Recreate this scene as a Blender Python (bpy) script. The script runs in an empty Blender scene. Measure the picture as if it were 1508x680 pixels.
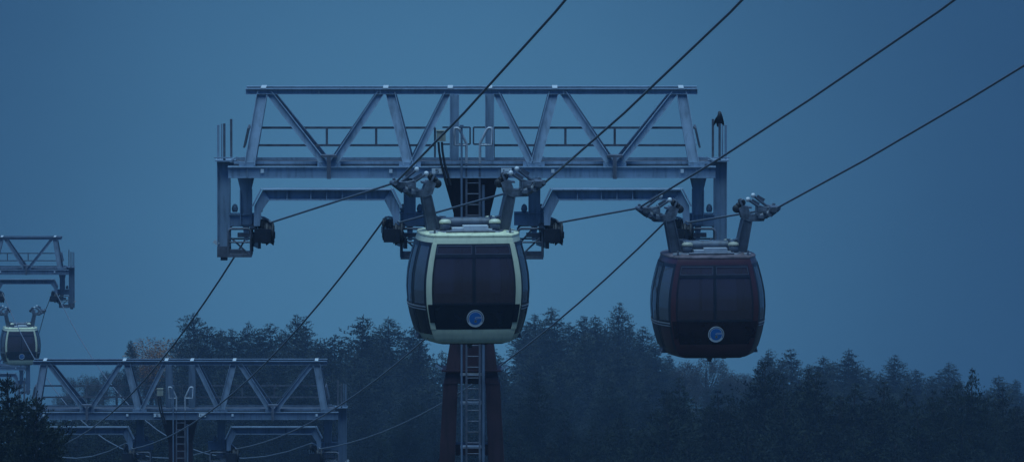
import bpy, math, random
from mathutils import Vector, Matrix

SC = bpy.context.scene
COL = SC.collection
F = 15000.0                       # focal length in photo pixels (1508 wide)
PITCH = math.radians(4.0)
R = math.radians

def at(x, y, Z):
    """world point seen at photo pixel x,y at depth Z"""
    return Vector(((x - 754.0) * Z / F, Z, -Z * math.tan(PITCH + math.atan((y - 340.0) / F))))

# ------------------------------------------------------------------ materials
MATS = {}
def mat(name, base, rough=0.5, metal=0.0, var=0.25, scale=3.0, streak=0.0, spec=0.5, coat=0.0, dirt=(0.03, 0.027, 0.025), bump=0.0):
    m = bpy.data.materials.new(name); m.use_nodes = True
    nt = m.node_tree; N = nt.nodes; L = nt.links
    b = N['Principled BSDF']
    b.inputs['Roughness'].default_value = rough
    b.inputs['Metallic'].default_value = metal
    b.inputs['Specular IOR Level'].default_value = spec
    b.inputs['Coat Weight'].default_value = coat
    tc = N.new('ShaderNodeTexCoord')
    n1 = N.new('ShaderNodeTexNoise'); n1.inputs['Scale'].default_value = scale; n1.inputs['Detail'].default_value = 6
    L.new(tc.outputs['Object'], n1.inputs['Vector'])
    cr = N.new('ShaderNodeValToRGB')
    c0 = [max(0, c * (1 - var)) for c in base]; c1 = [min(1, c * (1 + var * .6)) for c in base]
    cr.color_ramp.elements[0].color = (*c0, 1); cr.color_ramp.elements[0].position = .3
    cr.color_ramp.elements[1].color = (*c1, 1); cr.color_ramp.elements[1].position = .7
    L.new(n1.outputs['Fac'], cr.inputs['Fac'])
    out = cr.outputs['Color']
    if streak > 0:                # vertical run-off stains with a shape of their own
        mp = N.new('ShaderNodeMapping'); mp.inputs['Scale'].default_value = (9, 9, 1.1)
        L.new(tc.outputs['Object'], mp.inputs['Vector'])
        n2 = N.new('ShaderNodeTexNoise'); n2.inputs['Scale'].default_value = 1.3; n2.inputs['Detail'].default_value = 5
        L.new(mp.outputs['Vector'], n2.inputs['Vector'])
        r2 = N.new('ShaderNodeValToRGB'); r2.color_ramp.elements[0].position = .5; r2.color_ramp.elements[1].position = .72
        L.new(n2.outputs['Fac'], r2.inputs['Fac'])
        mu = N.new('ShaderNodeMath'); mu.operation = 'MULTIPLY'; mu.inputs[1].default_value = streak
        L.new(r2.outputs['Color'], mu.inputs[0])
        mx = N.new('ShaderNodeMix'); mx.data_type = 'RGBA'
        L.new(mu.outputs[0], mx.inputs['Factor']); L.new(out, mx.inputs['A']); mx.inputs['B'].default_value = (*dirt, 1)
        out = mx.outputs['Result']
    L.new(out, b.inputs['Base Color'])
    rr = N.new('ShaderNodeMapRange'); rr.inputs['To Min'].default_value = max(.02, rough - .12); rr.inputs['To Max'].default_value = min(1, rough + .12)
    L.new(n1.outputs['Fac'], rr.inputs['Value']); L.new(rr.outputs['Result'], b.inputs['Roughness'])
    if bump:
        bp = N.new('ShaderNodeBump'); bp.inputs['Strength'].default_value = bump; bp.inputs['Distance'].default_value = .02
        L.new(n1.outputs['Fac'], bp.inputs['Height']); L.new(bp.outputs['Normal'], b.inputs['Normal'])
    MATS[name] = m
    return m

def leaf_mat(name, dark, light, obvar=.35):
    m = bpy.data.materials.new(name); m.use_nodes = True
    nt = m.node_tree; N = nt.nodes; L = nt.links
    b = N['Principled BSDF']; b.inputs['Roughness'].default_value = .75; b.inputs['Specular IOR Level'].default_value = .2
    tc = N.new('ShaderNodeTexCoord'); oi = N.new('ShaderNodeObjectInfo')
    n1 = N.new('ShaderNodeTexNoise'); n1.inputs['Scale'].default_value = 1.1; n1.inputs['Detail'].default_value = 4
    L.new(tc.outputs['Object'], n1.inputs['Vector'])
    cr = N.new('ShaderNodeValToRGB')
    cr.color_ramp.elements[0].color = (*dark, 1); cr.color_ramp.elements[0].position = .35
    cr.color_ramp.elements[1].color = (*light, 1); cr.color_ramp.elements[1].position = .68
    L.new(n1.outputs['Fac'], cr.inputs['Fac'])
    hs = N.new('ShaderNodeHueSaturation')
    mr = N.new('ShaderNodeMapRange'); mr.inputs['To Min'].default_value = 1 - obvar; mr.inputs['To Max'].default_value = 1 + obvar
    L.new(oi.outputs['Random'], mr.inputs['Value']); L.new(mr.outputs['Result'], hs.inputs['Value'])
    L.new(cr.outputs['Color'], hs.inputs['Color']); L.new(hs.outputs['Color'], b.inputs['Base Color'])
    return m

def glass_mat(name, tint, gloss_col, fres=1.5, pane_sheen=(.23, .165, .175)):
    m = bpy.data.materials.new(name); m.use_nodes = True
    nt = m.node_tree; N = nt.nodes; L = nt.links
    N.remove(N['Principled BSDF'])
    tr = N.new('ShaderNodeBsdfTransparent')
    tc = N.new('ShaderNodeTexCoord')
    n1 = N.new('ShaderNodeTexNoise'); n1.inputs['Scale'].default_value = 2.2; n1.inputs['Detail'].default_value = 4
    L.new(tc.outputs['Object'], n1.inputs['Vector'])
    cr = N.new('ShaderNodeValToRGB')
    cr.color_ramp.elements[0].color = (*[c * .8 for c in tint], 1); cr.color_ramp.elements[0].position = .35
    cr.color_ramp.elements[1].color = (*tint, 1); cr.color_ramp.elements[1].position = .65
    L.new(n1.outputs['Fac'], cr.inputs['Fac']); L.new(cr.outputs['Color'], tr.inputs['Color'])
    gl = N.new('ShaderNodeBsdfGlossy'); gl.inputs['Roughness'].default_value = .06; gl.inputs['Color'].default_value = (*gloss_col, 1)
    df = N.new('ShaderNodeBsdfDiffuse'); df.inputs['Color'].default_value = (*pane_sheen, 1)  # diffuse tone stands in for reflected sky and interior brightness in the panes
    m1 = N.new('ShaderNodeMixShader'); m1.inputs['Fac'].default_value = .25
    L.new(tr.outputs[0], m1.inputs[1]); L.new(df.outputs[0], m1.inputs[2])
    fr = N.new('ShaderNodeFresnel'); fr.inputs['IOR'].default_value = fres
    m2 = N.new('ShaderNodeMixShader')
    L.new(fr.outputs[0], m2.inputs['Fac']); L.new(m1.outputs[0], m2.inputs[1]); L.new(gl.outputs[0], m2.inputs[2])
    L.new(m2.outputs[0], N['Material Output'].inputs['Surface'])
    return m

STEEL = mat('grey steel paint', (.29, .385, .475), .5, 0, .18, 2.2, .35, .4, bump=.15)
STEEL_DARKER = mat('darker grey steel', (.17, .225, .29), .55, 0, .22, 2.2, .4, .35)  # darker tone of the grey steel, for farther towers and conduits
STEEL_D = mat('weathered dark steel', (.16, .17, .20), .55, .2, .35, 4, .4)
GALV = mat('galvanised tube', (.50, .52, .54), .45, .3, .2, 6)
RUSTRED = mat('dark red tower paint', (.062, .030, .034), .55, 0, .35, 1.4, .55, .35, dirt=(.018, .014, .015), bump=.2)
RUBBER = mat('black rubber and grease', (.020, .020, .022), .6, 0, .4, 9)
WHITE = mat('white enamel', (.72, .74, .72), .4, 0, .10, 6, .15)
CREAM = mat('cream gondola paint', (.74, .74, .50), .36, 0, .07, 2.5, .18, .5, .3, dirt=(.22, .22, .17))
MAROON = mat('maroon gondola paint', (.074, .022, .026), .34, 0, .15, 2.5, .25, .5, .4, dirt=(.03, .02, .02))
TRIM = mat('dark window trim', (.020, .022, .030), .35, 0, .3, 5)
VENT = mat('vent frame', (.075, .08, .11), .5)
PANELR = mat('dark maroon gloss panel', (.022, .011, .015), .2, 0, .3, 3)
PANELD = mat('black gloss panel', (.010, .012, .018), .16, 0, .3, 3)
FLOORM = mat('cabin floor', (.06, .06, .06), .7)
SEATM = mat('seat vinyl', (.05, .045, .05), .6)
HANGER = mat('gondola hanger steel', (.10, .122, .155), .5, .15, .35, 3.5, .5)
ROOFM = {'cream': mat('weathered cream roof', (.86, .86, .55), .5, 0, .14, 4, .3, dirt=(.15, .15, .12)),
         'maroon': mat('grimy maroon roof', (.16, .12, .125), .5, 0, .5, 4, .5)}
GRIP = mat('grip casting', (.17, .195, .23), .5, .2, .5, 9, .4)
ROPE = mat('greased wire rope', (.22, .235, .26), .45, .25, .3, 40)
BOXB = mat('beige enamel box', (.42, .40, .30), .5, 0, .15, 5, .3)
PLATE = mat('white sign plate', (.75, .80, .80), .4, 0, .08, 6)
INK = mat('dark lettering', (.03, .04, .07), .6, 0, .1)
BLUE = mat('blue emblem', (.02, .17, .45), .4, 0, .08)
OCHRE = mat('ochre emblem', (.30, .28, .17), .5, 0, .1)
BIRD = mat('black feathers', (.016, .016, .018), .55, 0, .4, 30)
BARK = mat('brown bark', (.036, .028, .023), .9, 0, .4, 6)
GLASS = glass_mat('tinted cabin glass', (.52, .49, .58), (.75, .8, .9))
GLASS_S = glass_mat('side cabin glass', (.55, .58, .62), (.9, .95, 1), 1.8, (.40, .43, .48))
LEAF_FAR = leaf_mat('hazed cypress needles', (.022, .031, .025), (.044, .056, .043))  # distance haze put into the colour: paler than the near needles
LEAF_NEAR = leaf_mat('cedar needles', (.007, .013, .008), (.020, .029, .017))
LEAF_RUST = leaf_mat('rust autumn leaves', (.17, .075, .020), (.30, .13, .036), .1)
LEAF_BARE = leaf_mat('olive broadleaf', (.04, .038, .032), (.075, .068, .055), .2)

# ------------------------------------------------------------------ mesh builder
class MB:
    def __init__(s): s.v = []; s.f = []; s.m = []; s.sm = []
    def add(s, vs, fs, mi=0, smooth=False):
        o = len(s.v); s.v.extend([tuple(v) for v in vs])
        for f in fs: s.f.append(tuple(i + o for i in f)); s.m.append(mi); s.sm.append(smooth)
        return s
    def box(s, x0, x1, y0, y1, z0, z1, mi=0):
        vs = [(x, y, z) for z in (z0, z1) for y in (y0, y1) for x in (x0, x1)]
        return s.add(vs, [(0, 2, 3, 1), (4, 5, 7, 6), (0, 1, 5, 4), (2, 6, 7, 3), (0, 4, 6, 2), (1, 3, 7, 5)], mi)
    def beam(s, p, q, w, d, mi=0, side=(0, 1, 0)):
        """bar from p to q; d = size along `side`, w = size across"""
        p = Vector(p); q = Vector(q); a = (q - p).normalized(); b = Vector(side); b = (b - a * b.dot(a)).normalized(); c = a.cross(b)
        vs = [e + c * (sw * w / 2) + b * (sd * d / 2) for e in (p, q) for sw, sd in ((-1, -1), (1, -1), (1, 1), (-1, 1))]
        return s.add(vs, [(0, 1, 2, 3), (7, 6, 5, 4), (0, 4, 5, 1), (1, 5, 6, 2), (2, 6, 7, 3), (3, 7, 4, 0)], mi)
    def tube(s, pts, r, n=8, mi=0, cap=True):
        pts = [Vector(p) for p in pts]; rs = r if isinstance(r, (list, tuple)) else [r] * len(pts)
        rings = []; u = None
        for i, p in enumerate(pts):
            t = (pts[min(i + 1, len(pts) - 1)] - pts[max(i - 1, 0)]).normalized()
            if u is None:
                u = t.orthogonal().normalized()
            else:
                u = (u - t * u.dot(t)).normalized()
            w = t.cross(u)
            rings.append([p + (u * math.cos(2 * math.pi * k / n) + w * math.sin(2 * math.pi * k / n)) * rs[i] for k in range(n)])
        vs = [v for rg in rings for v in rg]; fs = []
        for i in range(len(pts) - 1):
            for k in range(n):
                fs.append((i * n + k, i * n + (k + 1) % n, (i + 1) * n + (k + 1) % n, (i + 1) * n + k))
        s.add(vs, fs, mi, True)
        if cap:
            s.add(rings[0], [tuple(range(n))[::-1]], mi); s.add(rings[-1], [tuple(range(n))], mi)
        return s
    def prism(s, poly, y0, y1, mi=0):
        """outline in x,z pulled from y0 to y1"""
        n = len(poly)
        vs = [(x, y0, z) for x, z in poly] + [(x, y1, z) for x, z in poly]
        fs = [tuple(range(n)), tuple(range(2 * n - 1, n - 1, -1))] + [(i, i + n, (i + 1) % n + n, (i + 1) % n) for i in range(n)]
        return s.add(vs, fs, mi)
    def lathe(s, prof, c=(0, 0, 0), axis='z', n=16, mi=0):
        c = Vector(c); vs = []; fs = []
        for r, h in prof:
            for k in range(n):
                a = 2 * math.pi * k / n; x, y = r * math.cos(a), r * math.sin(a)
                vs.append(c + Vector({'z': (x, y, h), 'x': (h, x, y), 'y': (y, h, x)}[axis]))
        for i in range(len(prof) - 1):
            for k in range(n):
                fs.append((i * n + k, i * n + (k + 1) % n, (i + 1) * n + (k + 1) % n, (i + 1) * n + k))
        return s.add(vs, fs, mi, True)
    def build(s, name, mats, parent=None, loc=None):
        me = bpy.data.meshes.new(name); me.from_pydata(s.v, [], s.f)
        mats = mats if isinstance(mats, (list, tuple)) else [mats]
        for m in mats: me.materials.append(m)
        me.polygons.foreach_set('material_index', s.m); me.polygons.foreach_set('use_smooth', s.sm)
        me.update()
        o = bpy.data.objects.new(name, me); COL.objects.link(o)
        if parent: o.parent = parent
        if loc is not None: o.location = loc
        return o

def tag(o, label=None, cat=None, group=None, kind=None):
    if label: o['label'] = label
    if cat: o['category'] = cat
    if group: o['group'] = group
    if kind: o['kind'] = kind
    return o
def empty(name, loc, rz=0):
    o = bpy.data.objects.new(name, None); o.empty_display_size = .5; COL.objects.link(o)
    o.location = loc; o.rotation_euler = (0, 0, rz); return o
def copy_tree(o, parent=None):
    c = o.copy(); COL.objects.link(c)
    if parent is not None: c.parent = parent
    for ch in [k for k in SC.objects if k.parent == o]: copy_tree(ch, c)
    return c

# ------------------------------------------------------------------ ropeway tower
S = 59.05; BASE = 15.0; Z1 = 254.0
def Zr(y): return Z0(y) - .052
def X(x): return (x - 695.0) / S
def Z0(y): return BASE + (322.0 - y) / S
def Zt(y): return BASE + (322.0 - y) / S + (.062 if y < 263 else 0.0)   # the truss stands proud of the column towards the valley
TSLOPE = .10                        # the lines run towards -x as they go away

def make_tower(number):
    root = empty('ropeway_tower', (0, 0, 0))
    yb, yt = 1.0, .5               # half depth of the box truss at its bottom and top chords
    # --- top chords
    for sy in (-1, 1):
        m = MB(); y = sy * yt
        m.box(X(362), X(1027), y - .02, y + .02, Zt(139.5), Zt(133))
        m.box(X(362), X(1027), y - .11, y + .11, Zt(133), Zt(131.5)); m.box(X(362), X(1027), y - .10, y + .10, Zt(140.3), Zt(139.5))
        for x in (380, 470, 560, 640, 750, 830, 920, 1010): m.box(X(x) - .012, X(x) + .012, y - .09, y + .09, Zt(139.5), Zt(133))
        m.build('top_chord', STEEL, root)
    for x in (388, 568, 663, 721, 817, 1003):
        m = MB(); m.box(X(x) - .065, X(x) + .065, -yt - .11, yt + .11, Zt(131.3), Zt(130.5)); m.build('cross_tie', WHITE, root)
    # --- lattice
    diag = [(386, 368, 15, 3), (397, 480, 9, 2), (560, 490, 10, 2), (575, 602, 14, 3), (659, 607, 9, 2)]
    for sy in (-1, 1):
        for mx in (1, -1):
            for xt_, xb_, w, k in diag:
                a = (mx * X(xt_), sy * yt, Zt(139)); b = (mx * X(xb_), sy * yb, Zt(243))
                m = MB(); A = Vector(a); B = Vector(b); c = (B - A).normalized().cross(Vector((0, 1, 0))).normalized()
                m.beam(a, b, w / S * .92, .03)
                for sg in (-1, 1):
                    o = c * (sg * w / S * .48); m.beam(A + o, B + o, .018, .17)
                m.build('brace', STEEL, root)
            x = mx * X(721 if mx > 0 else 721)
            m = MB(); m.box(x - .10, x + .10, sy * yt * 1.2 - .02, sy * yt * 1.2 + .02, Zt(237), Zt(140))
            for sg in (-1, 1): m.box(x + sg * .1 - .012, x + sg * .1 + .012, sy * yt * 1.2 - .1, sy * yt * 1.2 + .1, Zt(237), Zt(140))
            m.build('post', STEEL, root)
    # node plates
    for sy in (-1, 1):
        for x, w in ((485, 17), (905, 17), (604, 16), (786, 16), (365, 12), (1025, 12)):
            m = MB(); m.box(X(x - w), X(x + w), sy * yb - .05, sy * yb + .05, Zt(245), Zt(238)); m.build('gusset_plate', STEEL, root)
    # --- bottom girders
    for sy in (-1, 1):
        m = MB(); y = sy * yb
        m.box(X(337), X(1053), y - .09, y + .09, Zt(260), Zt(246))
        m.box(X(336.5), X(1053.5), y - .15, y + .15, Zt(246), Zt(244.6)); m.box(X(337), X(1053), y - .12, y + .12, Zt(261.6), Zt(260))
        for x in (365, 425, 545, 601, 655, 735, 789, 845, 965, 1025): m.box(X(x) - .012, X(x) + .012, y - .13, y + .13, Zt(260), Zt(246))
        m.build('bottom_girder', STEEL, root)
    m = MB(); m.box(X(345), X(1045), -.80, .80, Zt(243.5), Zt(241.8)); m.build('walkway', STEEL_D, root)
    m = MB()
    for sy in (-.78, .78): m.box(X(345), X(1045), sy - .015, sy + .015, Zt(241.7), Zt(238.0))
    m.build('toe_board', STEEL, root)
    for mx in (-1, 1):             # middle splice over the bottom node
        x = mx * X(905)
        m = MB(); m.box(x - .05, x + .05, -yb - .20, -yb - .155, Zt(262.5), Zt(231)); m.box(x - .20, x + .20, -yb - .2, -yb + .2, Zt(231), Zt(227.5))
        m.build('splice_bracket', STEEL_D, root)
        x = mx * X(365)
    for x, y in ((387, 251), (576, 251), (814, 251), (1004, 251)):
        m = MB(); m.box(X(x) - .04, X(x) + .04, -yb - .135, -yb - .095, Zt(y) - .045, Zt(y) + .05); m.build('marker_plate', PLATE, root)
    # --- walkway railings
    for sy in (.82,):
        for x0, x1, posts in ((364, 640, (480, 553, 640)), (727, 1027, (727, 833, 906))):
            m = MB()
            for y in (187.5, 213.5): m.box(X(x0), X(x1), sy - .02, sy + .02, Zr(y) - .028, Zr(y) + .028)
            for p in posts: m.box(X(p) - .025, X(p) + .025, sy - .018, sy + .018, Zr(239), Zr(187.5)) if p in (640, 727) else m.box(X(p) - .03, X(p) + .03, sy - .022, sy + .022, Zr(213), Zr(187.5))
            m.build('railing', STEEL_D, root)
    for x0, x1 in ((651, 692), (697, 728)):
        m = MB(); y = .84
        m.box(X(x0), X(x1), y - .015, y + .015, Zr(187) - .02, Zr(187) + .02); m.box(X(x0), X(x1), y - .015, y + .015, Zr(212) - .02, Zr(212) + .02)
        xv = x1 if x0 < 690 else x0
        m.box(X(xv) - .02, X(xv) + .02, y - .017, y + .017, Zr(212), Zr(187)); m.build('railing', STEEL_D, root)
    for mx in (-1, 1):
        m = MB(); m.beam((mx * X(1024), .1, Z0(186)), (mx * X(1030.5), .1, Z0(215)), .05, 1.5); m.build('end_board', STEEL_D, root)
    # --- white grab hoops beside the ladder
    for mx in (-1, 1):
        c = 697
        P = [(c + mx * 10, 240), (c + mx * 10, 211), (c + mx * 20, 190), (c + mx * 23, 188), (c + mx * 27, 188), (c + mx * 27.5, 191), (c + mx * 27.5, 213), (c + mx * 11, 213)]
        m = MB(); m.tube([(X(a), -1.08, Zt(b)) for a, b in P], .034, 6); m.build('grab_hoop', GALV, root)
    # --- control box and its two cables
    bx = MB(); bx.box(X(643), X(656.5), -.98, -.70, Zt(208), Zt(193)); bx.box(X(642.5), X(657), -1.0, -.68, Zt(193), Zt(192.2))
    bx = bx.build('control_box', BOXB, root)
    for d in (0, 5):
        P = [(646 + d, 208), (647 + d, 222), (650 + d, 240), (654 + d, 254), (659 + d, 268)]
        m = MB(); m.tube([(X(a), -1.19, Zt(b)) for a, b in P], .03, 6); m.build('power_cable', RUBBER, root)
    # --- signs on the girder
    def sign(x0, x1, y0, y1, text):
        yq = -yb - .125
        m = MB(); m.box(X(x0), X(x1), yq - .03, yq, Zt(y1), Zt(y0))
        sg = m.build('sign', [PLATE, INK], root)
        t = MB(); cx, cz = (X(x0) + X(x1)) / 2, (Zt(y0) + Zt(y1)) / 2
        if text:
            segs = {'5': ((-1, 1, 1, 1), (-1, 1, -1, 0), (-1, 0, 1, 0), (1, 0, 1, -1), (1, -1, -1, -1)),
                    '6': ((1, 1, -1, 1), (-1, 1, -1, -1), (-1, -1, 1, -1), (1, -1, 1, 0), (1, 0, -1, 0))}[text]
            for a, b, c, d in segs:
                t.box(cx + min(a, c) * .03 - .008, cx + max(a, c) * .03 + .008, yq - .036, yq - .0305, cz + min(b, d) * .042 - .008, cz + max(b, d) * .042 + .008)
        else:
            for k, (a, b, h) in enumerate(((-.08, -.05, .018), (-.08, -.05, -.02), (.075, .085, .018), (-.035, .05, -.018))):
                t.box(cx + a, cx + b, yq - .036, yq - .0305, cz + h - .009 * (k < 3) - .003, cz + h + .009 * (k < 3) + .003)
        t.build('lettering', INK, sg)
    sign(636, 652, 247, 255, number); sign(738, 753.5, 246.5, 255, None)
    # --- red column: flared head, neck, skirt, two splayed legs
    def frust(m, xa0, xa1, da, za, xb0, xb1, db, zb):
        vs = [(xa0, -da, za), (xa1, -da, za), (xa1, da, za), (xa0, da, za), (xb0, -db, zb), (xb1, -db, zb), (xb1, db, zb), (xb0, db, zb)]
        m.add(vs, [(3, 2, 1, 0), (4, 5, 6, 7), (0, 1, 5, 4), (1, 2, 6, 5), (2, 3, 7, 6), (3, 0, 4, 7)])
    m = MB(); frust(m, X(668), X(722), .55, Zt(312), X(653), X(735), .88, Zt(261.7)); m.build('column_head', RUSTRED, root)
    m = MB(); frust(m, X(668), X(722), .50, Zt(470), X(668), X(722), .55, Zt(312)); m.build('column_neck', RUSTRED, root)
    m = MB(); frust(m, X(653.5), X(735), .62, Zt(563), X(668), X(722), .5, Zt(470))
    m.box(X(650), X(738.5), -.72, .72, Zt(545), Zt(542.5)); m.build('column_skirt', RUSTRED, root)
    zl = -1.0
    for mx in (-1, 1):
        def xl(zv): return X(694.5) + mx * ((X(725.5) - X(694.5)) + (Zt(563) - zv) * .047)
        m = MB(); w0, w1 = .18, .29
        frust(m, xl(zl) - w1, xl(zl) + w1, .8, zl, xl(Zt(563)) - w0, xl(Zt(563)) + w0, .60, Zt(563)); m.build('leg', RUSTRED, root)
    for y in (662, 820, 1000):
        m = MB(); hw = (X(725.5) - X(694.5)) + (Zt(563) - Zt(y)) * .047 - .2
        m.box(X(694.5) - hw, X(694.5) + hw, -.35, .35, Zt(y + 8), Zt(y - 8)); m.build('cross_beam', RUSTRED, root)
    m = MB()
    for mx in (-1, 1): m.box(X(694.5) + mx * 1.05 - .75, X(694.5) + mx * 1.05 + .75, -1.1, 1.1, -1.4, .15)
    m.build('footing', mat('concrete', (.30, .29, .27), .85, 0, .2, 3, .3) if 'concrete' not in MATS else MATS['concrete'], root)
    # --- ladder and conduits up the front of the column
    m = MB()
    yl = lambda z: -1.05 if z > Zt(330) else -1.05
    for x in (687, 706.5): m.box(X(x) - .025, X(x) + .025, -1.10, -1.04, .1, Zt(240))
    z = .3
    while z < Zt(250): m.tube([(X(687), -1.07, z), (X(706.5), -1.07, z)], .017, 6); z += .27
    m.build('ladder', STEEL_D, root)
    m = MB(); m.tube([(X(711.5), -1.0, .1), (X(711.5), -1.0, Zt(268))], .046, 8); m.build('conduit', STEEL_DARKER, root)
    m = MB(); m.tube([(X(680), -1.2, .1), (X(680), -1.2, Zt(185))], .028, 6); m.tube([(X(680), -1.2, Zt(187)), (X(680), -1.2, Zt(183))], .05, 6); m.build('safety_line', STEEL_DARKER, root)
    for y in (548, 590, 655, 720, 800):
        m = MB(); m.box(X(678), X(714), -1.02, -.55, Zt(y) - .02, Zt(y) + .02); m.build('ladder_bracket', GALV, root)
    for mx in (-1, 1):             # lugs at the flange
        m = MB(); m.beam((X(694.5) + mx * .72, -.3, Zt(544)), (X(694.5) + mx * .90, -.3, Zt(537)), .05, .1); m.build('lug', STEEL, root)
    # --- per side: hangers, sheave arch, cage, end column
    for mx in (-1, 1):
        def xx(x): return mx * X(x)
        # outer and inner hangers (coordinates of the right half, mirrored)
        for k, (xc, w0, w1, yb_) in enumerate(((1028.5, 13, 8, 330), (787, 11, 8, 332))):
            m = MB(); a = [(xc - w0, 261.7), (xc + w0, 261.7), (xc + w1, 279), (xc + w1, yb_), (xc - w1, yb_), (xc - w1, 279)]
            m.prism([(xx(p), Zt(q)) for p, q in a], -.22, .22)
            for xf in (xc - w1, xc + w1): m.box(min(xx(xf), xx(xf)) - .014, xx(xf) + .014, -.28, .28, Zt(yb_), Zt(279))
            for yq in (-.6, .6): m.box(xx(xc) - .12, xx(xc) + .12, yq - .45, yq + .45, Zt(262.4), Zt(261.75)) if k == 0 else None
            m.build('hanger', STEEL, root)
            m = MB(); m.prism([(xx(xc + 5), Zt(331)), (xx(xc - 5), Zt(331)), (xx(xc - 3.5), Zt(354)), (xx(xc + 2), Zt(354))], -.1, .1); m.build('hanger_foot', STEEL, root)
        # arch carrying both sheave trains of this track
        top = [(800, 318), (803, 304), (814, 277.5), (1001, 277.5), (1014, 303), (1014, 332)]
        inn = [(1005, 332), (1003, 312), (993, 294), (823, 294), (812, 318)]
        YA = -1.35
        m = MB()
        m.prism([(xx(a), Zt(b) + .09) for a, b in ((814, 279), (1001, 279), (995, 292.5), (821, 292.5))], YA - .05, YA + .05)
        m.prism([(xx(a), Zt(b) + .09) for a, b in ((813.5, 277.4), (1001.5, 277.4), (1002, 279.2), (813, 279.2))], YA - .26, YA + .26)
        m.prism([(xx(a), Zt(b) + .09) for a, b in ((822, 292.4), (994, 292.4), (993.4, 294.4), (822.6, 294.4))], YA - .24, YA + .24)
        for x in (850, 885, 908, 931, 966): m.box(xx(x) - .012, xx(x) + .012, YA - .2, YA + .2, Zt(292.5) + .09, Zt(279) + .09)
        m.build('arch_beam', STEEL, root)
        m = MB(); m.prism([(xx(a), Zt(b) + .09) for a, b in ((814, 278.5), (801, 305), (801, 331), (810, 331), (811, 318), (823.5, 293.5))], YA - .16, YA + .16); m.prism([(xx(a), Zt(b) + .09) for a, b in ((812.5, 277.5), (799.5, 305), (797, 305), (810.5, 276.8))], YA - .24, YA + .24)
        m.build('arch_leg', STEEL, root)
        m = MB(); m.prism([(xx(a), Zt(b) + .09) for a, b in ((1001, 278.5), (1014, 303), (1015, 332), (1006, 332), (1004, 311), (991.5, 293.5))], YA - .16, YA + .16); m.prism([(xx(a), Zt(b) + .09) for a, b in ((1002.5, 277.5), (1015.5, 303), (1018, 303), (1004.5, 276.8))], YA - .24, YA + .24)
        m.build('arch_leg', STEEL, root)
        # sheave seats (cross bars from hanger or end column to the train)
        m = MB(); m.box(*sorted((xx(1010), xx(1053))), -.2, .2, Zt(332), Zt(315.5)); m.box(*sorted((xx(1010), xx(1053))), -.26, .26, Zt(315.5), Zt(314.4)); m.build('seat_beam', STEEL, root)
        m = MB(); m.box(*sorted((xx(757), xx(801))), -.2, .2, Zt(331), Zt(313.5)); m.box(*sorted((xx(757), xx(803))), -.26, .26, Zt(313.5), Zt(312.4)); m.build('seat_beam', STEEL, root)
        for x in (1045, 1008, 772, 797):
            m = MB(); m.lathe([(0, 0), (.06, 0), (.08, .08), (.06, .16), (.02, .2), (0, .2)], (xx(x), 0, Zt(312)), 'z', 8); m.build('bolt_cap', STEEL, root)
        # sheave trains
        for tx in (812.2, 1001.2):
            gx = mx * X(tx) if mx > 0 else -X(tx)
            out = -1 if tx > 900 else 1           # brackets sit on the outer side of each rope pair
            wl = []
            tr = MB(); ox = -out * mx * .17
            for k in range(8):
                ty = -1.75 + k * .5
                tz = BASE - .285 - .012 * ty * ty - .035 * ty
                wl.append((gx - TSLOPE * ty, ty, tz))
            for (ax, ay, az), (cx, cy, cz) in zip(wl[::2], wl[1::2]):
                for q in (-1, 1):
                    tr.beam((ax + q * .12, ay - .1, az - .02), (cx + q * .12, cy + .1, cz - .02), .16, .03, 0, (1, 0, 0))
            for i in (0, 4):
                a, b = wl[i], wl[i + 3]
                tr.beam((a[0] + ox, a[1] + .2, a[2] - .18), (b[0] + ox, b[1] - .2, b[2] - .18), .14, .06, 0, (1, 0, 0))
            a, b = wl[1], wl[6]
            tr.beam((a[0] + ox * 1.3, a[1], a[2] - .30), (b[0] + ox * 1.3, b[1], b[2] - .30), .2, .07, 0, (1, 0, 0))
            tr.box(*sorted((gx + ox * .9, gx + ox * 1.7)), -.16, .16, BASE - .60, BASE - .34)
            tr.box(*sorted((gx + ox * 1.2, gx + ox * 1.9)), -1.9, 1.5, BASE - .14, BASE - .10)
            tr.box(gx - .20, gx + .20, -2.02, -1.96, BASE - .45, BASE - .12)
            tro = tr.build('sheave_train', TRIM, root)
            for c in wl:
                w = MB(); w.lathe([(0, -.10), (.26, -.10), (.29, -.085), (.245, -.035), (.225, 0), (.245, .035), (.29, .085), (.26, .10), (0, .10)], (0, 0, 0), 'x', 18)
                for k in range(10):
                    an = k * math.pi / 5; w.box(-.112, .112, math.cos(an) * .19 - .025, math.cos(an) * .19 + .025, math.sin(an) * .19 - .025, math.sin(an) * .19 + .025)
                w.build('sheave', RUBBER, tro, c)
        # service cages below the sheave trains
        for x0, x1, yt_, yb_ in ((1020, 1053, 333, 375), (763, 799, 333, 378)):
            m = MB()
            for yq in (-.9, .35):
                q = [(x0, yb_ - 3), (x0, yt_ + 4), (x0 + 2, yt_ + 1), (x0 + 5, yt_), (x1 - 5, yt_), (x1 - 2, yt_ + 1), (x1, yt_ + 4), (x1, yb_ - 3)]
                m.tube([(xx(a), yq, Zt(b)) for a, b in q], .032, 6)
                m.tube([(xx(x0), yq, Zt(353)), (xx(x1), yq, Zt(353))], .022, 6)
            for xq in (x0, x1):
                for b in (yt_ + 4, 353): m.tube([(xx(xq), -.9, Zt(b)), (xx(xq), .35, Zt(b))], .022, 6)
            cg = m.build('service_cage', STEEL_D, root)
            m = MB(); m.box(*sorted((xx(x0 - 1), xx(x1 + 1))), -.95, .4, Zt(yb_), Zt(yb_ - 4)); m.prism([(xx(x0 + 8), Zt(yb_ - 4)), (xx(x1 - 1), Zt(yb_ - 4)), (xx(x1 - 1), Zt(yb_ - 9)), (xx(x0 + 12), Zt(yb_ - 9))], -.5, -.2)
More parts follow.
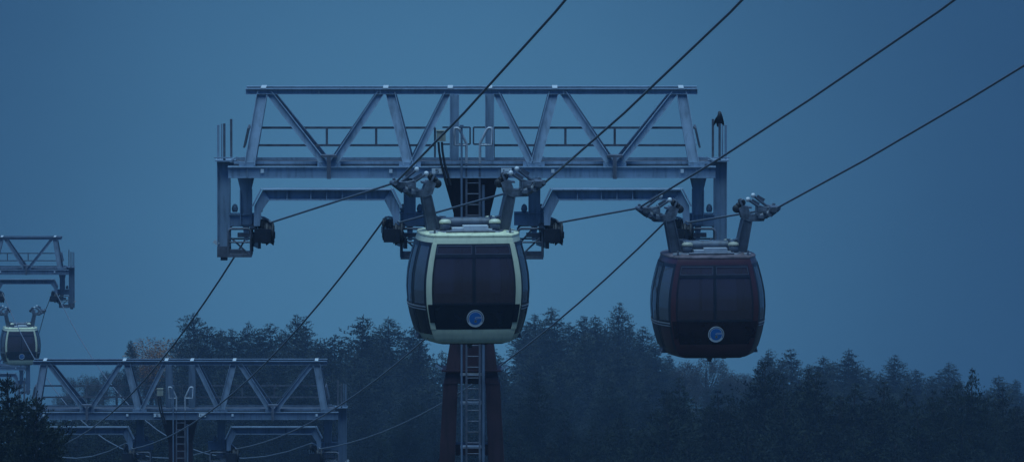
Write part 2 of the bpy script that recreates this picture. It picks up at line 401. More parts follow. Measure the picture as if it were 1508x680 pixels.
            m.build('cage_floor', STEEL_D, cg)
            m = MB(); m.tube([(xx(x0 + 2), -.85, Zt(yb_ - 3)), (xx(x1 - 4), -.85, Zt(347))], .025, 6); m.build('cage_stay', STEEL_D, cg)
            m = MB(); m.box(*sorted((xx(x0 + 12 if x0 < 900 else x0 - 8), xx(x1 + 8 if x0 < 900 else x1 - 12))), -.12, .12, Zt(349), Zt(343)); m.build('sheave_stub', STEEL_D, root)
        # end column with its raised guide posts
        m = MB(); m.box(*sorted((xx(1055), xx(1069.5))), -.17, .17, Z0(362), Z0(236.5)); m.box(*sorted((xx(1051.5), xx(1055.2))), -.22, .22, Z0(362), Z0(236))
        m.box(*sorted((xx(1069.3), xx(1071))), -.22, .22, Z0(362), Z0(236))
        ec = m.build('end_column', STEEL, root)
        m = MB(); m.box(*sorted((xx(1054), xx(1071))), -.22, .22, Z0(378), Z0(362)); m.box(*sorted((xx(1056), xx(1066))), -.15, .15, Z0(383), Z0(378)); m.build('column_foot', STEEL_D, ec)
        m = MB(); m.box(*sorted((xx(1043), xx(1073))), -.5, .5, Z0(236), Z0(234)); m.beam((xx(1040), -.5, Z0(229)), (xx(1052), -.5, Z0(236)), .04, .06); m.box(*sorted((xx(1048), xx(1075))), -.5, -.44, Z0(231), Z0(229.5)); m.build('top_platform', STEEL, ec)
        for x0, x1, y0, yy in ((1049, 1052.5, 176, .35), (1058, 1061.5, 180, -.4), (1063.5, 1065.5, 182, .1), (1067.5, 1070.8, 183, -.1)):
            m = MB(); m.box(*sorted((xx(x0), xx(x1))), yy - .03, yy + .03, Z0(235), Z0(y0)); m.build('guide_post', STEEL_D if x0 < 1060 else STEEL, ec)
        m = MB(); m.beam((xx(1069), -.2, Z0(359)), (xx(1076), -.2, Z0(354)), .09, .02); m.build('reflector', WHITE, ec)
    return root

t1 = make_tower('5')
p = at(695, 322, Z1); T1 = Vector((p.x, p.y, p.z - BASE)); t1.location = T1
tag(t1, "largest steel ropeway tower with red legs behind the cream gondola, plate reading 5", 'ropeway tower', 'ropeway towers down the line')
def place_tower(x, ytop, Zd, label, newnum=None):
    t = copy_tree(t1); tag(t, label)
    p = at(x, ytop, Zd)
    t.location = (p.x, Zd, p.z - Z0(130))
    return t, Vector((p.x, Zd, p.z - Z0(130)))
t2, T2 = place_tower(264.5, 531, Z1 / .652, "hazy second tower low in front of the wooded slope, lower left", '6')
t3, T3 = place_tower(-50, 349, Z1 / .42, "faint third tower against the sky at the picture's left edge, above the small far gondola")
t4, T4 = place_tower(-71, 505, Z1 / .30, "faintest farthest tower just showing behind and below the small far gondola")
def darken_steel(o):
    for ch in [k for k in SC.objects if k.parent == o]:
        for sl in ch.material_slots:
            if sl.material == STEEL: sl.link = 'OBJECT'; sl.material = STEEL_DARKER
        darken_steel(ch)
for t in (t2, t3, t4): darken_steel(t)
# second tower carries a 6: its own lettering mesh
def swap_lettering(t, number):
    tmp = []
    for sg in [k for k in SC.objects if k.parent == t and k.name.startswith('sign')]:
        for le in [k for k in SC.objects if k.parent == sg]:
            me = le.data
            if len(me.vertices) == 5 * 8:
                m2 = me.copy(); le.data = m2
                # the 5's upper-left bar stays; lower-left bar is added by stretching it to full height
                xs = [v.co.x for v in m2.vertices]; zs = [v.co.z for v in m2.vertices]
                bar = [v for v in m2.vertices][8:16]
                zmin = min(zs)
                low = sorted(bar, key=lambda v: v.co.z)[:4]
                for v in low: v.co.z = zmin
swap_lettering(t2, '6')

# ------------------------------------------------------------------ haul ropes
def line_pts(off, left, cab=None, cabZ=None):
    """rope path: off = offset of this rope from the tower axis"""
    pts = []
    def tower(T, far_slope):
        return [Vector((T.x + off - TSLOPE * ty, T.y + ty, T.z + BASE + .022 - .012 * ty * ty - .035 * ty)) for ty in (-2.0, -1, 0, 1, 2.0)]
    A = tower(T1, 0)
    xn = lambda Zv: T1.x + off + .1025 * (Z1 - Zv)
    if left:   near = [(218.0, -14.20), (203, -11.83), (186, -9.0), (160, -4.4), (120, 3.3), (60, 16.8), (0, 31), (-60, 46)]
    else:      near = [(235.0, -15.90), (220, -13.83), (205, -11.68), (187, -9.03), (160, -4.85), (120, 2.0), (60, 14.5), (0, 27.5), (-60, 41)]
    pts += [Vector((xn(a), a, h)) for a, h in reversed(near)]
    pts += A
    def span(P, Q, sag, n=16, kink=None):
        out = []
        for i in range(1, n):
            t = i / n
            out.append(P.lerp(Q, t) - Vector((0, 0, 4 * sag * t * (1 - t))))
        return out
    B = tower(T2, 0); C = tower(T3, 0); D = tower(T4, 0)
    pts += span(A[-1], B[0], 1.15) + B + span(B[-1], C[0], 3.8) + C
    if not left:
        K = at(0, 457, 645.0); K.x = C[-1].x + (D[0].x - C[-1].x) * (645 - C[-1].y) / (D[0].y - C[-1].y)
        pts += span(C[-1], K, .05, 4) + [K] + span(K, D[0], .7)
    else:
        pts += span(C[-1], D[0], .8)
    pts += D
    pts += [D[-1] + Vector((-.1 * d, d, -.12 * d - .0003 * d * d)) for d in (20, 45, 75, 105)]
    return pts
ROPES = {}
for key, off, left, label in (('A', -3.58 - 1.6, True, "leftmost haul rope, running over the left grip of the cream gondola"),
                              ('B', -3.58 + 1.6, True, "haul rope running over the right grip of the cream gondola"),
                              ('C', 3.58 - 1.6, False, "haul rope running over the left grip of the maroon gondola"),
                              ('D', 3.58 + 1.6, False, "rightmost haul rope, running over the right grip of the maroon gondola")):
    P = line_pts(off, left); ROPES[key] = P
    m = MB(); m.tube(P, .0255, 8)
    tag(m.build('haul_rope', ROPE), label, 'wire rope', 'haul ropes of the ropeway')
def rope_at(key, Zv):
    P = ROPES[key]
    for a, b in zip(P, P[1:]):
        if a.y <= Zv <= b.y: return a.lerp(b, (Zv - a.y) / (b.y - a.y))

# ------------------------------------------------------------------ gondolas
HB = 2.28; HW = 1.30; HL = 1.42
PROFW = [(0, .70), (.02, .79), (.10, .875), (.23, .94), (.36, .985), (.50, 1.0), (.63, .988), (.76, .945), (.89, .885), (.97, .84), (1, .82)]
PROFL = [(0, .84), (.02, .88), (.10, .93), (.23, .97), (.36, .99), (.50, 1.0), (.63, .99), (.76, .965), (.89, .93), (.97, .90), (1, .88)]
def lerpt(tab, t):
    for (a, b), (c, d) in zip(tab, tab[1:]):
        if a <= t <= c:
            u = (t - a) / (c - a); return b + (d - b) * u
    return tab[-1][1]
def surf(side, u, t, off=0.0):
    """point on the cabin skin; side 0 front (-y), 1 right, 2 back, 3 left; u in -1..1"""
    w = HW * lerpt(PROFW, t) + off; l = HL * lerpt(PROFL, t) + off
    if side in (0, 2):
        x = .78 * u * w; y = -l * (1 - .05 * u * u)
        if side == 2: x, y = -x, -y
    else:
        y = .95 * u * l; x = w * (.78 + .22 * (1 - abs(u) ** 2.5))
        if side == 3: x, y = -x, -y
    return Vector((x, y, t * HB))
def patch(m, side, u0, u1, t0, t1, off=0.0, th=.035, nu=6, nt=8, mi=0):
    us = [u0 + (u1 - u0) * i / nu for i in range(nu + 1)]; ts = [t0 + (t1 - t0) * j / nt for j in range(nt + 1)]
    O = [surf(side, u, t, off) for t in ts for u in us]; I = [surf(side, u, t, off - th) for t in ts for u in us]
    n = len(O); W = nu + 1; fs = []
    for j in range(nt):
        for i in range(nu):
            a = j * W + i; fs.append((a, a + 1, a + W + 1, a + W)); fs.append((n + a + W, n + a + W + 1, n + a + 1, n + a))
    m.add(O + I, fs, mi, True)
    bd = [i for i in range(nu)] ; fs = []
    for i in range(nu):
        fs.append((i, n + i, n + i + 1, i + 1)); b = nt * W + i; fs.append((b + 1, n + b + 1, n + b, b))
    for j in range(nt):
        a = j * W; fs.append((a + W, n + a + W, n + a, a)); b = j * W + nu; fs.append((b, n + b, n + b + W, b + W))
    m.add(O + I, fs, mi)

def emblem(parent, side=0):
    t = .238; n = 32
    c = surf(side, .03, t, .022); nrm = (surf(side, .03, t + .03, .022) - surf(side, .03, t - .03, .022)).normalized()
    up = nrm; rt = Vector((1, 0, 0)) if side == 0 else Vector((-1, 0, 0)); out = up.cross(rt) * -1
    out = rt.cross(up)
    def P(x, y, d): return c + rt * x + up * y + out * d
    m = MB()
    def disc(r, d, mi):
        ring = [P(r * math.cos(2 * math.pi * k / n), r * math.sin(2 * math.pi * k / n), d) for k in range(n)]
        back = [P(r * math.cos(2 * math.pi * k / n), r * math.sin(2 * math.pi * k / n), -.01) for k in range(n)]
        m.add(ring + back, [tuple(range(n))] + [(k, k + n, (k + 1) % n + n, (k + 1) % n) for k in range(n)], mi)
    disc(.185, .0, 0); disc(.135, .004, 1)
    for k in range(26):            # ring of small letters
        a = R(205 - k * 9.2); r0, r1 = .148, .171
        q = .009
        ca, sa = math.cos(a), math.sin(a)
        m.add([P(r0 * ca - q * sa, r0 * sa + q * ca, .004), P(r0 * ca + q * sa, r0 * sa - q * ca, .004), P(r1 * ca + q * sa, r1 * sa - q * ca, .004), P(r1 * ca - q * sa, r1 * sa + q * ca, .004)], [(0, 1, 2, 3) if False else (3, 2, 1, 0)], 2)
    line = [(-.012, .012), (.005, .028), (.055, .036), (.09, .03), (.115, .036), (.122, .012), (.09, .006), (.06, .010), (.02, -.002), (-.008, .004), (-.012, .012)]
    for (a, b), (e, f) in zip(line, line[1:]):
        d = Vector((e - a, f - b)).normalized(); px, py = -d.y * .0045, d.x * .0045
        m.add([P(a + px, b + py, .009), P(a - px, b - py, .009), P(e - px, f - py, .009), P(e + px, f + py, .009)], [(0, 1, 2, 3)], 0)
    m.add([P(-.02, -.085, .008), P(.03, -.085, .008), P(.03, -.03, .008), P(-.02, -.03, .008)], [(0, 1, 2, 3)], 3)
    m.add([P(-.006, -.07, .010), P(.016, -.07, .010), P(.016, -.048, .010), P(-.006, -.048, .010)], [(0, 1, 2, 3)], 2)
    return m.build('emblem', [WHITE, BLUE, INK, OCHRE], parent)

def make_gondola(kind):
    FR = CREAM if kind == 'cream' else MAROON
    root = empty('gondola', (0, 0, 0))
    # ---- frame: ends, roof rail, sill
    m = MB()
    for s in (0, 2):
        patch(m, s, -1, 1, 0, .135, .0, .05, 10, 5)
        patch(m, s, -1, 1, .935, 1, .0, .05, 10, 3)
        for a, b in ((-1, -.885), (.885, 1)): patch(m, s, a, b, .135, .935, .012, .06, 2, 14)
    for s in (1, 3):
        patch(m, s, -1, 1, 0, .085, .0, .05, 14, 3); patch(m, s, -1, 1, .945, 1, .0, .05, 14, 3)
    m.build('body_frame', FR, root)
    # ---- ends: dark lower panel, main panes, vents, mullion
    for s in (0, 2):
        m = MB(); patch(m, s, -.885, .885, .135, .365, .004, .04, 10, 6); m.build('end_panel', PANELD if kind == 'cream' else PANELR, root)
        m = MB()
        m.v = []
        for a, b in ((-.965, -.85), (.85, .965)):
            m = MB(); patch(m, s, a, b, .20, .37, .03, .03, 2, 4); m.build('corner_bumper', PANELD if kind == 'cream' else PANELR, root)
        m = MB()
        for a, b in ((-.885, -.86), (.86, .885), (-.035, .035)): patch(m, s, a, b, .365, .935, .006, .05, 2, 10)
        patch(m, s, -.86, .86, .365, .385, .008, .05, 8, 1); patch(m, s, -.86, .86, .805, .835, .010, .05, 8, 1); patch(m, s, -.86, .86, .920, .935, .008, .05, 8, 1)
        m.build('window_trim', TRIM, root)
        for a, b in ((-.86, -.035), (.035, .86)):
            m = MB(); patch(m, s, a, b, .385, .805, -.004, .012, 6, 8); m.build('window_pane', GLASS, root)
            m = MB(); patch(m, s, a + .02, b - .02, .843, .912, .004, .012, 6, 2, 0)
            vw = m.build('vent_window', GLASS, root)
            m = MB()
            for c0, c1, d0, d1 in ((a, a + .02, .835, .92), (b - .02, b, .835, .92), (a + .02, b - .02, .835, .843), (a + .02, b - .02, .912, .92)): patch(m, s, c0, c1, d0, d1, .014, .04, 3, 2)
            m.build('vent_frame', VENT, vw)
    emblem(root, 0)
    # ---- long sides: corner panes, doors
    for s in (1, 3):
        for e in (-1, 1):
            m = MB()
            for a, b in ((.47, .55), (.93, 1)): patch(m, s, *sorted((e * a, e * b)), .085, .945, .006, .05, 2, 12)
            patch(m, s, *sorted((e * .545, e * .935)), .33, .375, .008, .05, 4, 1); patch(m, s, *sorted((e * .545, e * .935)), .915, .945, .008, .05, 4, 1)
            m.build('side_frame', TRIM, root)
        for a, b in ((-.93, -.55), (.55, .93)):
            m = MB(); patch(m, s, a, b, .375, .915, -.004, .012, 4, 10); m.build('side_window', GLASS_S, root)
            m = MB(); patch(m, s, a, b, .085, .33, .0, .04, 4, 5); m.build('side_panel', PANELD if kind == 'cream' else MAROON, root)
        for a, b in ((-.465, -.008), (.008, .465)):
            m = MB(); patch(m, s, a, b, .09, .35, .012, .045, 5, 5)
            for c0, c1, d0, d1 in ((a, a + .04, .35, .94), (b - .04, b, .35, .94), (a + .04, b - .04, .90, .94), (a + .04, b - .04, .35, .37)): patch(m, s, c0, c1, d0, d1, .012, .045, 3, 8)
            dr = m.build('door', TRIM, root)
            m = MB(); patch(m, s, a + .04, b - .04, .37, .90, .004, .012, 4, 8); m.build('door_pane', GLASS_S, dr)
        m = MB(); patch(m, s, -.96, .96, .342, .352, .022, .02, 14, 1); patch(m, s, -.96, .96, .318, .326, .022, .02, 14, 1); m.build('rub_rail', GALV, root)
    # ---- floor, seats, roof
    n = 48
    def ring(t, off, z):
        out = []
        for s in (0, 1, 2, 3):
            for k in range(12):
                q = surf(s, -1 + 2 * k / 12, t, off); out.append((q.x, q.y, z))
        return out
    def stack(m, rings, mi=0):
        k = len(rings[0]); vs = [v for r in rings for v in r]; fs = [tuple(range(k))[::-1], tuple(range((len(rings) - 1) * k, len(rings) * k))]
        for j in range(len(rings) - 1):
            for i in range(k): fs.append((j * k + i, j * k + (i + 1) % k, (j + 1) * k + (i + 1) % k, (j + 1) * k + i))
        m.add(vs, fs, mi)
    m = MB(); stack(m, [ring(.0, -.10, -.03), ring(0, -.03, .0), ring(.03, -.06, .07)]); m.build('floor', FLOORM, root)
    for s in (-1, 1):
        m = MB(); m.box(*sorted((s * .48, s * .98)), -1.0, 1.0, .45, .53); m.box(*sorted((s * .90, s * .98)), -1.0, 1.0, .53, .95); m.box(*sorted((s * .58, s * .95)), -.9, .9, .072, .45); m.build('bench_seat', SEATM, root)
    m = MB(); stack(m, [ring(1, -.02, HB - .02), ring(1, .015, HB + .0), ring(1, .01, HB + .03), ring(1, -.12, HB + .055), ring(1, -.35, HB + .07)])
    rf = m.build('roof', ROOFM[kind], root)
    m = MB(); stack(m, [ring(1, -.30, HB + .06), ring(1, -.33, HB + .085)]); m.build('roof_mat', STEEL_D, rf)
    for q in ((-.40, -.16, -.72, -.40, HB + .06, HB + .15), (-.15, .38, -.66, -.32, HB + .06, HB + .19), (.385, .46, -.70, -.42, HB + .06, HB + .12), (-.9, -.72, -.9, -.75, HB + .05, HB + .09), (.75, .9, -.9, -.75, HB + .05, HB + .09)):
        m = MB(); m.box(*q); m.build('roof_box', WHITE if kind == 'cream' else GALV, rf)
    m = MB()
    for x in (-.80, .82): m.box(x - .02, x + .02, -.95, -.91, HB + .05, HB + .16)
    for x in (-.25, .1, .3): m.tube([(x - .3, -.95, HB + .09), (x + .2, -.93, HB + .09)], .03, 6)
    m.build('roof_rail', STEEL_D, rf)
    # ---- hanger: cross tube, spring pots, two arms with rope grips
    m = MB(); m.tube([(-.80, 0, HB + .20), (.80, 0, HB + .20)], .135, 18)
    for x in (-.62, .62): m.tube([(x - .03, 0, HB + .20), (x + .03, 0, HB + .20)], .155, 18)
    m.build('cross_tube', HANGER, root)
    for sx in (-1, 1):
        for sy in (-1, 1):
            m = MB(); m.lathe([(0, 0), (.115, 0), (.115, .17), (.10, .175), (0, .175)], (sx * .535, sy * .50, HB + .07), 'z', 18); pt = m.build('spring_pot', HANGER, root)
            m = MB(); m.lathe([(.0, .17), (.125, .17), (.13, .19), (.12, .225), (.08, .25), (0, .262)], (sx * .535, sy * .50, HB + .07), 'z', 18); m.build('pot_cap', CREAM if kind == 'cream' else BOXB, pt)
            m = MB(); m.beam((sx * .535, sy * .50, HB + .28), (sx * .50, sy * .12, HB + .30), .10, .08, 0, (1, 0, 0)); m.build('pot_link', HANGER, pt)
    for sx in (-1, 1):
        m = MB()
        pl = [(sx * .64, HB + .05), (sx * .86, HB + .05), (sx * 1.00, HB + .82), (sx * .80, HB + .82)]
        m.prism(pl, -.20, .20); m.prism([(sx * .62, HB + .05), (sx * .645, HB + .05), (sx * .82, HB + .82), (sx * .795, HB + .82)], -.26, .26); m.prism([(sx * .855, HB + .05), (sx * .88, HB + .05), (sx * 1.015, HB + .82), (sx * .99, HB + .82)], -.26, .26)
        m.prism([(sx * .45, HB + .06), (sx * .68, HB + .06), (sx * .72, HB + .38), (sx * .60, HB + .34)], -.14, .14)
        arm = m.build('hanger_arm', HANGER, root)
        z0 = HB + 1.08
        g = MB()
        g.prism([(sx * .70, z0 - .01), (sx * .78, z0 - .24), (sx * .95, z0 - .31), (sx * 1.28, z0 - .30), (sx * 1.34, z0 - .16), (sx * 1.20, z0 - .14), (sx * .98, z0 - .15), (sx * .90, z0 + .05), (sx * .80, z0 + .05)], -.22, .22)
        g.box(*sorted((sx * 1.16, sx * 1.36)), -.26, .26, z0 - .24, z0 + .02); g.box(*sorted((sx * 1.14, sx * 1.17)), -.30, .30, z0 - .2, z0 + .06)
        g.box(*sorted((sx * .86, sx * 1.0)), -.2, .2, z0 - .01, z0 + .03)
        for yq in (-.24, .24):
            g.tube([(sx * 1.20, yq, z0 - .20), (sx * 1.45, yq, z0 - .10)], [.085, .075], 10); g.tube([(sx * 1.40, yq, z0 - .12), (sx * 1.64, yq, z0 + .0)], [.10, .045], 10)
            g.tube([(sx * 1.22, yq * .4, z0 - .05), (sx * 1.52, yq * .4, z0 - .02)], .055, 8)
        g.beam((sx * 1.5, -.42, z0 - .02), (sx * 1.5, .42, z0 - .02), .12, .12, 0, (1, 0, 0)); g.tube([(sx * 1.6, -.46, z0 + .02), (sx * 1.6, .46, z0 - .02)], .05, 8)
        gd = random.Random(5)
        for q in range(26):        # bolts, springs and small castings along the grip
            u = gd.random(); cx_, cz_ = sx * (1.12 + .48 * u), z0 - .20 + .19 * u + gd.uniform(-.06, .09); sy_ = gd.choice((-.31, -.24, .24, .31)); r_ = gd.uniform(.018, .042)
            if q % 3: g.box(cx_ - r_, cx_ + r_ * 1.4, sy_ - .05, sy_ + .05, cz_ - r_, cz_ + r_)
            else: g.tube([(cx_, sy_ - .07, cz_), (cx_, sy_ + .07, cz_)], r_ * 1.1, 8)
        for yq in (-.16, .16): g.tube([(sx * .80, yq, z0 + .02), (sx * .74, yq, z0 + .17), (sx * .80, yq, z0 + .2)], .03, 6)
        g.beam((sx * .88, 0, z0 - .02), (sx * .88, 0, z0 - .22), .05, .46); g.box(*sorted((sx * .78, sx * .9)), -.12, .12, z0 - .42, z0 - .3)
        gr = g.build('rope_grip', GRIP, arm)
        for yq, xo, zo in ((-.20, .0, .0), (.20, .17, .065)):
            m = MB(); m.tube([(sx * (.93 + xo), yq, z0 + .19 + zo), (sx * (1.13 + xo), yq, z0 + .055 + zo * .6), (sx * 1.46, yq, z0 - .02)], .032, 8)
            m.beam((sx * (1.0 + xo), yq, z0 + .19 + zo), (sx * (1.17 + xo), yq, z0 + .09 + zo), .07, .05); m.build('grip_lever', HANGER, arm)
            m = MB(); m.lathe([(0, -.065), (.038, -.045), (.056, 0), (.038, .045), (0, .055)], (sx * (.91 + xo), yq, z0 + .205 + zo), 'z', 12); m.build('lever_ball', WHITE, arm)
        m = MB()
        for px_, pz, r in ((.665, -.02, .095), (.785, .125, .085), (.70, .07, .05)): m.lathe([(0, -.09), (r * .7, -.09), (r, -.06), (r, .06), (r * .7, .09), (0, .09)], (sx * px_, -.05, z0 + pz), 'y', 14)
        m.tube([(sx * .66, -.05, z0 - .02), (sx * .80, -.05, z0 + .02)], .06, 8); m.build('guide_roller', RUBBER, arm)
    # ---- underside and corner fittings
    m = MB(); m.prism([(-.05, -.02), (.12, -.02), (.08, -.12), (.05, -.19), (-.0, -.19)], -.2, .05); m.box(.28, .38, -.4, -.2, -.1, -.02); m.box(-.14, -.1, -.4, -.3, -.08, -.01)
    m.build('underside_hook', STEEL_D, root)
    for sx in (-1, 1):
        m = MB(); m.box(*sorted((sx * .86, sx * 1.12)), -.35, .2, .04, .10); m.box(*sorted((sx * 1.0, sx * 1.10)), -.4, .2, .10, .16); m.build('door_guide', STEEL_D, root)
    return root

def hang(g, left, Zv):
    a = rope_at('A' if left else 'C', Zv); b = rope_at('B' if left else 'D', Zv)
    c = (a + b) / 2; g.location = (c.x, c.y, c.z - HB - 1.08); g.rotation_euler.z = math.atan(TSLOPE)
g1 = make_gondola('cream'); hang(g1, True, 218.0); g1.location.x -= .06
tag(g1, "large cream framed gondola with dark glass in front of the nearest tower", 'gondola', 'gondolas hanging on the haul ropes')
g2 = make_gondola('maroon'); hang(g2, False, 235.0)
tag(g2, "dark maroon gondola hanging right of the tower over the trees", 'gondola', 'gondolas hanging on the haul ropes')
g3 = copy_tree(g1); hang(g3, False, 645.0)
tag(g3, "small hazy cream gondola at the far left edge below the third tower", 'gondola')

# ------------------------------------------------------------------ bird on the post
m = MB()
bp = Vector((X(1058.5), 0, 0)); bird_top = T1 + Vector((-X(1059.7) * -1, -.4, Z0(180)))
body = [(0, .02, .30), (0, .0, .27), (0, -.02, .22), (0, -.01, .15), (0, .03, .07), (0, .07, .0), (0, .10, -.08)]
m.tube(body, [.02, .045, .055, .085, .085, .06, .03], 12)
m.tube([(0, -.03, .265), (0, -.09, .25), (0, -.12, .235)], [.022, .014, .003], 8)
for sx in (-1, 1):
    w = [(sx * .03, .0, .20), (sx * .09, .02, .14), (sx * .13, .05, .04), (sx * .145, .07, -.07), (sx * .10, .08, -.02), (sx * .06, .08, .02)]
    m.add([Vector(q) + Vector((0, -.02, 0)) for q in w] + [Vector(q) + Vector((0, .02, 0)) for q in w],
          [tuple(range(6)), tuple(range(11, 5, -1))] + [(i, i + 6, (i + 1) % 6 + 6, (i + 1) % 6) for i in range(6)])
    m.tube([(sx * .03, .01, .05), (sx * .03, .0, -.0)], .012, 6)
b = m.build('bird', BIRD); b.location = bird_top; b.rotation_euler.z = R(20)
tag(b, "black bird with drooped wings perched on a post at the tower's right end", 'bird')

# ------------------------------------------------------------------ terrain
GP = [(-260, -6), (0, -9), (120, -20), (254, T1.z), (391, T2.z), (500, -57), (605, T3.z), (700, -70), (800, -79), (860, -83), (940, -84), (990, -86), (1060, -115), (1300, -230)]
def ground(x, y):
    z = lerpt(GP, max(-260, min(1300, y)))
    f = max(0, min(1, (-36 - x) / 30)); f = f * f * (3 - 2 * f)
    if y > 700: z -= f * min(8, (y - 700) * .06)
    return z
m = MB(); xs = [-420 + 20 * i for i in range(43)]; ys = [-260 + 20 * j for j in range(67)]
rnd = random.Random(4)
vs = [(x, y, ground(x, y) + (rnd.uniform(-.5, .5) if abs(x) > 30 else rnd.uniform(-.15, .0))) for y in ys for x in xs]
fs = [(j * 43 + i, j * 43 + i + 1, (j + 1) * 43 + i + 1, (j + 1) * 43 + i) for j in range(66) for i in range(42)]
m.add(vs, fs, 0, True)
GR = mat('forest floor', (.018, .022, .014), .95, 0, .5, .25)
tag(m.build('ground', GR), kind='structure')

# ------------------------------------------------------------------ trees
def spray(m, p, d, size, rnd, n, mi=0):
    for _ in range(n):
        a = Vector((rnd.gauss(0, 1), rnd.gauss(0, 1), rnd.gauss(0, .8)))
        ax = (d + a * .5).normalized(); sd = ax.cross(Vector((rnd.gauss(0, 1), rnd.gauss(0, 1), rnd.gauss(0, 1)))).normalized()
        l = size * rnd.uniform(.6, 1.3); w = l * rnd.uniform(.15, .28); o = p + a * size * .22
        m.add([o - sd * w * .5, o + ax * l * .5 - sd * w, o + ax * l, o + ax * l * .45 + sd * w], [(0, 1, 2, 3)], mi)

def conifer(seed, h, r, size=.42, dens=1.0, base=.12, nlev=None, feather=.7):
    rnd = random.Random(seed)
    tr = MB(); lean = Vector((rnd.uniform(-.02, .02), rnd.uniform(-.02, .02), 0))
    axis = [Vector((0, 0, -.8))] + [Vector((lean.x * z + .06 * math.sin(z * .7 + seed), lean.y * z, z)) for z in [h * k / 9 for k in range(10)]]
    tr.tube(axis, [r * .07 * (1 - k / 10.5) + .012 for k in range(11)], 8)
    cr = MB(); nlev = nlev or int(h * 3.6)
    lob = [(rnd.uniform(0, 6.28), rnd.uniform(.15, .97), rnd.uniform(.62, 1.3)) for _ in range(16)]
    cones = [(0.0, 0.0, h, r, 1.0)]
    for _ in range(rnd.randrange(2, 5)):
        an = rnd.uniform(0, 6.28); q = rnd.uniform(.30, .62) * r
        cones.append((q * math.cos(an), q * math.sin(an), h * rnd.uniform(.70, .93), r * rnd.uniform(.45, .75), .45))
    for ox, oy, hh, rr, share in cones:
        b0 = base if share == 1 else .35
        for i in range(int(nlev * (1 - b0) * (1 if share == 1 else .8))):
            t = b0 + (1 - b0) * (i + rnd.random()) / (nlev * (1 - b0) * (1 if share == 1 else .8))
            z = t * hh; c = Vector((ox + lean.x * z + .06 * math.sin(z * .7 + seed), oy + lean.y * z, z))
            dz = hh - z
            env = rr * (1 - math.exp(-(dz + .12) / (1.1 * rr))) * rnd.uniform(.84, 1.03) * (1.0 if t > .25 else .75 + 1.0 * t)
            for k in range(12 if share == 1 and dz > 1.5 else 9):
                an = rnd.uniform(0, 6.28); f = 1.0
                for la, lt, lf in lob:
                    if abs(t - lt) < .06 and math.cos(an - la) > .3: f *= lf
                L_ = env * min(1.55, f) * rnd.uniform(.62, 1.0) + .06
                dr = Vector((math.cos(an), math.sin(an), rnd.uniform(-.3, .75)))
                if rnd.random() < .08: tr.tube([Vector((0, 0, max(.3, z - .3))), c + dr * L_ * .7], [.025, .008], 4, 0, False)
                sz = size * min(1, .65 + dz * .2); ns = max(2, int(L_ / sz * 1.8 * dens))
                for q in range(ns):
                    s = (q + rnd.uniform(.2, 1)) / ns
                    if s < .35 and rnd.random() < .6: continue
                    p = c + dr * (L_ * s) + Vector((0, 0, -.06 * L_ * s))
                    spray(cr, p, (dr.normalized() * .75 + Vector((0, 0, feather))).normalized(), sz * (1.15 - .5 * s), rnd, 4 if s > .6 else 3)
    for k in range(5):             # leader
        spray(cr, axis[-1] + Vector((0, 0, -.15 * k)), Vector((rnd.uniform(-.3, .3), 0, 1)).normalized(), size * .6, rnd, 2)
    return tr, cr

def broadleaf(seed, h, r, size=.24, n=9000):
    rnd = random.Random(seed); tr = MB(); cr = MB()
    tr.tube([(0, 0, -.8), (.1, 0, h * .3), (.2, .1, h * .6), (.2, .1, h * .85)], [r * .1, r * .08, r * .05, .02], 8)
    lobes = []
    for k in range(11):
        a = rnd.uniform(0, 6.28); rr = r * rnd.uniform(.1, .75); z = h * rnd.uniform(.42, .88)
        c = Vector((rr * math.cos(a), rr * math.sin(a), z)); lobes.append((c, r * rnd.uniform(.28, .5)))
        tr.tube([(.15, .05, h * .4), c * .6 + Vector((0, 0, h * .15)), c], [r * .04, r * .025, .01], 5, 0, False)
    for _ in range(n):
        c, q = rnd.choice(lobes); d = Vector((rnd.gauss(0, 1), rnd.gauss(0, 1), rnd.gauss(0, .8))).normalized()
        p = c + d * q * rnd.uniform(.55, 1.08); spray(cr, p, d, size, rnd, 1)
    return tr, cr

PROTO = {}
def proto(key, gen, leaf):
    tr, cr = gen
    a = bpy.data.meshes.new('trunk'); a.from_pydata(tr.v, [], tr.f); a.materials.append(BARK)
    b = bpy.data.meshes.new('crown'); b.from_pydata(cr.v, [], cr.f); b.materials.append(leaf)
    PROTO[key] = (a, b)
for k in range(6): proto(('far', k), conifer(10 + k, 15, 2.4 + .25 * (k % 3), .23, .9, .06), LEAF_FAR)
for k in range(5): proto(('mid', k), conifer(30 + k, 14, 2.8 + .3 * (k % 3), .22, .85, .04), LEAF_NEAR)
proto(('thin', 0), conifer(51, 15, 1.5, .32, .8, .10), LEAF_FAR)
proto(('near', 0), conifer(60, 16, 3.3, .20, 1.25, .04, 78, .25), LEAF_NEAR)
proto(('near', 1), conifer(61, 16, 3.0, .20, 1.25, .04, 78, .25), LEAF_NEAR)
proto(('rust', 0), broadleaf(70, 12, 4.2), LEAF_RUST)
proto(('bare', 0), broadleaf(71, 11, 3.6, .24, 7000), LEAF_BARE)
proto(('bare', 1), broadleaf(72, 10, 4.2, .26, 7000), LEAF_BARE)
HREF = {'far': 15, 'mid': 14, 'thin': 15, 'near': 16, 'rust': 11.2, 'bare': 10.4}
TR = random.Random(77)
NT = 0
